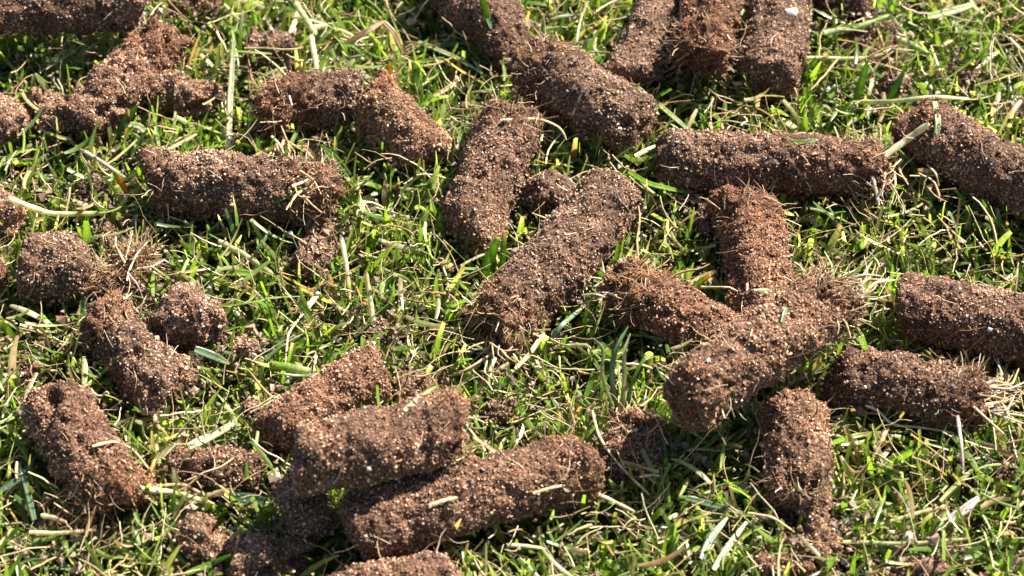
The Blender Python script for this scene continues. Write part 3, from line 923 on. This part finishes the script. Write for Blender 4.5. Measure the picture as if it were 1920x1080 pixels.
blade('green leaf hanging onto the dark top core', [(902, -6, 30), (912, 28), (921, 54)], 13, 'bright', 'blue')
blade('straight thin straw crossing grass left of the fibre ringed core', [(784, 78), (860, 110), (905, 138)], 8, 'pale', 'bright')
stalk('short thin straw lying on the fibre ringed core', [(1097, 160), (1073, 217)], 6, 'straw', **S_)
stalk('green stalk standing between the rusty far ended core and the centre core', [(1008, 326, 6), (1012, 222, 16)], 9, 'pale', 'green')
stalk('thin root looping over the end of the core with the rusty far end', [(938, 225), (1010, 222), (1052, 238, 18), (1062, 262, 14)], 6, 'straw', **S_)
blade('thin green blade leaning over the end of the fibre ringed core', [(1180, 152), (1240, 200), (1312, 262)], 9, 'pale', 'green')
blade('green blade bridging from the centre core to the long sideways core', [(1178, 322), (1215, 345), (1290, 362)], 10, 'bright')
blade('thin green leaf lying on the long sideways core', [(1477, 268), (1508, 267), (1536, 262)], 10, 'green', 'blue')
stalk('smooth green stalk lying at the top right above a flat clod', [(1545, 62), (1610, 50), (1672, 28)], 13, 'pale', 'bright', taper=0.8)
stalk('long yellowish stalk lying across the flat clod, top right', [(1512, 108), (1590, 110), (1640, 108), (1685, 84)], 9, 'pale', 'straw')
stalk('thick pale clipping sloping right of the flat clod, top right', [(1682, 72), (1742, 102)], 15, 'pale', 'bright', taper=0.8)
blade('bright leaf standing below the long yellowish stalk, upper right', [(1607, 192, 7), (1616, 152, 13), (1627, 112, 20)], 15, 'bright', blunt=0.15)
blade('green leaf slanting over the small round clod, upper right', [(1661, 202, 7), (1678, 165, 13), (1698, 128, 18)], 13, 'green', blunt=0.2)
stalk('thick pale straw propped on the core at the upper right edge', [(1658, 293, 14), (1700, 262), (1742, 232)], 14, 'white', 'white', name='dry_straw', cat='straw', taper=0.9)
blade('narrow pale green blade hanging down the core at the upper right edge', [(1752, 190), (1760, 230), (1750, 288)], 11, 'pale', 'pale', blunt=0.7)
stalk('horizontal pale stem lying above the core at the upper right edge', [(1600, 192), (1690, 190), (1745, 180), (1818, 186)], 10, 'pale', 'white')
blade('wide pale leaf lying flat in grass at the top right corner', [(1740, 32), (1790, 20), (1828, 8)], 15, 'pale', 'pale', blunt=0.5)
stalk('dry tan straw leaning at the frayed end of the long sideways core', [(1635, 330), (1648, 385, 12)], 9, 'grey', **S_)
stalk('thin wiry root bent down below the upper right edge core', [(1738, 308), (1755, 325, 16), (1760, 348, 12)], 5, 'straw', **S_)
stalk('pale yellow stem lying along the left edge above the rounded chunk', [(15, 372, 19), (95, 402), (195, 400)], 13, 'white', 'pale')
stalk('pale straight stem slanting down in the grass, left of centre', [(410, 452), (460, 478), (512, 515)], 12, 'pale', 'pale', taper=0.8)
blade('short bright clipping lying level in the grass, left of centre', [(425, 512), (468, 514)], 15, 'bright', blunt=0.9)
blade('dry curled leaf sloping down from the dark shiny clod', [(598, 548), (578, 575), (562, 596)], 10, 'white', 'straw', name='dry_straw', cat='straw')
stalk('fine pale thread curving below the dry curled leaf', [(562, 596), (540, 625), (535, 680)], 5, 'straw', **S_)
stalk('thick cut pale green stem lying above the core lying behind', [(503, 684), (540, 688), (582, 697)], 17, 'bright', 'pale', taper=0.95)
stalk('upright pale stem with a swollen foot, left of the centre core', [(700, 612, 6), (694, 560, 11), (686, 508, 16)], 12, 'white', 'straw', taper=0.6)
stalk('pale dry stem sloping from the straw covered end, left of centre', [(640, 445, 16), (650, 500, 13), (656, 562, 9)], 10, 'white', 'tan', **S_)
blade('bright leaf standing at the near end of the rusty far ended core', [(908, 515, 7), (918, 485, 12), (934, 446, 19)], 19, 'bright', blunt=0.5)
blade('straight bright blade standing beside the wide one near the centre core', [(940, 512, 7), (943, 480, 12), (946, 432, 19)], 12, 'bright', 'straw', blunt=0.6)
blade('grey green blade leaning below the rooty end of the centre core', [(1024, 652, 8), (1050, 612, 14), (1098, 572)], 9, 'blue', 'pale')
stalk('flat tan straw lying below the rooty end of the centre core', [(1020, 624), (990, 668), (966, 692)], 11, 'straw', **S_)
stalk('bent pale stem arching over grass below the centre core', [(1050, 650), (1100, 646), (1128, 678)], 9, 'pale', 'bright')
stalk('thin dark straw running left from the rooty end of the centre core', [(935, 655), (880, 690), (845, 705)], 6, 'tan', **S_)
TF = 'pale tuft blades over the broken chunk'
for j, (lb, p, w_, c_) in enumerate([
        ('leftmost pale leaf of the tuft over the broken chunk', [(1150, 762, 12), (1128, 700, 20), (1135, 652, 25), (1108, 632, 24)], 8, 'pale'),
        ('tallest pale green leaf of the tuft over the broken chunk', [(1158, 764, 12), (1146, 700, 22), (1156, 650, 28), (1178, 612, 30)], 11, 'blue'),
        ('middle pale leaf of the tuft over the broken chunk', [(1166, 765, 12), (1172, 700, 22), (1168, 662, 27), (1182, 625, 30)], 9, 'pale'),
        ('right leaning leaf of the tuft over the broken chunk', [(1172, 766, 12), (1186, 712, 20), (1205, 672, 24), (1232, 668, 22)], 7, 'green'),
        ('white swollen stem at the foot of the tuft over the broken chunk', [(1158, 775, 11), (1168, 738, 16), (1160, 700, 21)], 15, 'white')]):
    blade(lb, p, w_, c_, 'pale' if c_ == 'white' else None, group=TF, blunt=0.2, fold=0.6, tilt=(j - 2) * 0.5)
stalk('short white straw chip lying on the rooty ended core above the crossing', [(1413, 545), (1438, 546), (1462, 549)], 11, 'white', name='dry_straw', cat='straw')
stalk('thin tan straw lying lengthwise on the rooty ended core above the crossing', [(1401, 530), (1399, 575)], 6, 'straw', **S_)
blade('small grey green clipping lying on the crossing core', [(1474, 576), (1466, 604)], 8, 'blue', blunt=0.8)
blade('green blade standing left of the rooty ended core above the crossing', [(1290, 548, 6), (1310, 532, 12), (1332, 515, 17)], 12, 'bright', 'orange', blunt=0.6)
blade('dark green blade in the gap left of the crossing core', [(1325, 528), (1345, 545, 8), (1366, 555, 7)], 8, 'green')
blade('bright leaf hanging beside the smooth thick core, right', [(1600, 602), (1612, 630), (1622, 656)], 15, 'bright', blunt=0.8)
stalk('pale wiry root along the lower side of the dry straw core', [(1622, 760), (1650, 768), (1668, 798), (1720, 800), (1790, 812)], 6, 'white', name='dry_straw', cat='straw')
stalk('dry grey straw hanging down below the dry straw core', [(1795, 778), (1802, 830, 14), (1806, 885, 9)], 9, 'grey', **S_)
blade('curved green blade lying below the dry straw core', [(1558, 832), (1600, 818), (1652, 810)], 10, 'bright', 'tan')
blade('pale leaf standing right of the hollow ended core', [(1578, 945, 5), (1585, 975, 8), (1598, 985, 9)], 12, 'blue', blunt=0.5)
blade('long pale leaf lying left of the hollow ended core', [(1286, 934), (1340, 948), (1396, 964)], 12, 'blue', 'pale', blunt=0.5)
blade('wide pale leaf at the bottom edge left of the rusty clod', [(1316, 1048), (1330, 1012), (1364, 970)], 14, 'blue', 'pale', blunt=0.3)
blade('narrow pale blade beside the wide leaf at the bottom edge', [(1338, 1068), (1365, 1025), (1400, 978)], 12, 'pale', blunt=0.4)
stalk('thin straw arching at the lower end of the hollow ended core', [(1402, 962, 14), (1450, 970, 18), (1490, 998, 9)], 6, 'straw', **S_)
stalk('long straw lying level in the grass, lower right corner', [(1580, 1016), (1700, 1020), (1820, 1010)], 9, 'pale', 'straw', name='dry_straw', cat='straw')
stalk('pale stem slanting up right in the grass, lower right', [(1650, 985), (1720, 962), (1778, 948)], 10, 'pale', 'straw')
blade('brown dry leaf lying at the right, below the dry straw core', [(1780, 975), (1810, 955), (1836, 932)], 18, 'grey', 'grey', name='dry_straw', cat='straw')
stalk('long thin root running from the broken chunk down into grass', [(1110, 767, 14), (1122, 820, 14), (1160, 872), (1218, 928)], 6, 'straw', **S_)
stalk('straw sticking out of the right end of the long grooved core', [(1093, 916), (1140, 935), (1190, 960)], 9, 'straw', **S_)
stalk('short tan chip lying on the long grooved core', [(806, 948), (858, 933)], 10, 'straw', name='dry_straw', cat='straw')
stalk('thin straw lying near the right end of the long grooved core', [(1000, 925), (1060, 910)], 7, 'straw', **S_)
blade('tiny green clipping on the face of the long grooved core', [(876, 990), (892, 1006)], 6, 'bright', blunt=0.7)
stalk('pale straw lying on grass under the long grooved core', [(950, 1022), (1025, 1030)], 9, 'straw', **S_)
blade('pale blade lying behind the right end of the raised core', [(758, 770), (790, 745), (822, 722)], 11, 'pale', 'green')
blade('green pointed blade right of the raised core', [(886, 820), (900, 850, 8), (915, 882, 6)], 12, 'green')
blade('pale blade sloping down to the long grooved core', [(888, 820), (925, 845), (955, 868)], 8, 'straw', 'pale')
blade('wide pale clipping sloping up right, lower left', [(353, 838), (395, 818), (440, 794)], 17, 'pale', 'white', blunt=0.6)
stalk('straw curling across the thick frayed core, lower left', [(173, 837), (213, 826), (250, 842), (288, 892)], 6, 'straw', **S_)
stalk('thick tan root lying right of the frayed rusty end, lower left', [(254, 916), (320, 922), (402, 946)], 14, 'straw', 'straw', name='dry_straw', cat='straw')
stalk('thinner brown root above the thick tan one, lower left', [(290, 912), (345, 908), (385, 930)], 8, 'tan', **S_)
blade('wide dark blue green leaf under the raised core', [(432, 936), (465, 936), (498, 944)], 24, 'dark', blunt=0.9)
stalk('pale crooked stick in grass at the lower left', [(77, 966), (100, 970), (125, 980)], 10, 'white', 'tan', name='dry_straw', cat='straw')
stalk('pale flat straw lying left of the frayed rusty end', [(55, 998), (105, 1000), (180, 994)], 9, 'white', 'straw', name='dry_straw', cat='straw')
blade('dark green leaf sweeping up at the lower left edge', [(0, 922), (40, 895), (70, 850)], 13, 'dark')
blade('pale blue leaf leaning at the lower left edge', [(64, 975), (52, 920), (36, 868)], 11, 'blue')
blade('bright leaf lying below the small crumbled core', [(290, 945), (278, 925, 12), (272, 905, 16)], 8, 'bright')
blade('green leaf at the bottom edge beside the pale clod', [(350, 1075), (395, 1058), (432, 1040)], 11, 'bright')
blade('grey green leaf lying right of the round chunk', [(365, 655), (400, 668), (430, 682)], 16, 'blue', 'pale', blunt=0.3)
blade('long thin green blade slanting across the ragged topped core', [(145, 738, 12), (185, 705), (222, 668)], 8, 'bright', 'pale')
blade('green blade curving over the right end of the straw ended core', [(505, 385), (545, 365), (578, 345)], 7, 'green')
stalk('tan flake lying on the straw ended core', [(380, 337), (425, 314)], 8, 'straw', name='dry_straw', cat='straw')
blade('two toned leaf standing left of the straw ended core', [(240, 362, 8), (225, 340, 13), (212, 322, 17)], 11, 'orange', 'bright')
blade('broad leaf standing right of the straw covered end', [(655, 330), (632, 300, 14), (602, 272, 20)], 12, 'green')


# straw bunches that grow out of core ends: parts of their cores
def bunch(label, x, y, hmm, dx, dy, k, length, seed, cols=('straw', 'tan', 'grey', 'white'), spread=0.6, w0=5, w1=12, lift=2.0):
    c = next(o for o in bpy.data.objects if o.get('label') == label)
    rr = random.Random(seed)
    for j in range(k):
        x0, y0 = x + rr.uniform(-28, 28), y + rr.uniform(-32, 32)
        a_ = math.atan2(dy, dx) + rr.gauss(0, spread)
        l_ = length * rr.uniform(0.5, 1.2)
        h0 = hmm + rr.uniform(-4, 5)
        b_ = rr.gauss(0, 0.6)
        x1, y1 = x0 + l_ * 0.5 * math.cos(a_), y0 + l_ * 0.5 * math.sin(a_)
        x2, y2 = x1 + l_ * 0.5 * math.cos(a_ + b_), y1 + l_ * 0.5 * math.sin(a_ + b_)
        stalk(None, [(x0, y0, h0), (x1, y1, h0 + rr.uniform(-1, lift)), (x2, y2, max(3, h0 + rr.uniform(-4, lift)))], rr.uniform(w0, w1), rr.choice(cols), name='straw', parent=c, taper=0.5)


bunch('thick core lying across the others with a holed straw tipped end', 1590, 555, 26, 1, -0.35, 16, 75, 1, w0=3, w1=8)
bunch('core right of the crossing with a bunch of dry straw at its right end', 1845, 745, 12, 1, -0.12, 44, 80, 2, cols=('grey', 'tan', 'tan', 'grey', 'straw'), w0=2.5, w1=6.5, spread=0.6)
bunch('core lying sideways with a straw covered right end, left of the middle', 565, 335, 17, 0.5, 0.6, 26, 60, 3, spread=1.0, w0=2.5, w1=7)
bunch('long clean core slanting down left with a rooty lower end, centre', 935, 655, 9, 0.1, 1, 26, 55, 4, spread=0.8, w0=2.5, w1=7)
bunch('core with a torn rusty left end leading under the crossing core', 1150, 540, 13, -1, 0.2, 16, 45, 5, spread=0.8, w0=2.5, w1=7)
bunch('rusty fibrous core meeting a paler core at an angle, upper left', 530, 250, 9, 0.3, 1, 22, 55, 6, spread=1.0, cols=('tan', 'tan', 'straw'), w0=3, w1=7)
bunch('fibrous rusty thatch clump above two core chunks, left', 240, 500, 10, 0.5, -0.6, 26, 60, 7, spread=1.2, w0=2.5, w1=7)
bunch('long core lying sideways with a frayed right end, upper right', 1655, 325, 13, 0.4, 0.8, 14, 55, 8, spread=0.7, cols=('grey', 'straw', 'tan'), w0=2.5, w1=7)
bunch('broken chunk with pale grass tuft growing over it, below centre', 1180, 785, 12, -0.2, -1, 12, 50, 9, spread=1.1, w0=2.5, w1=6)
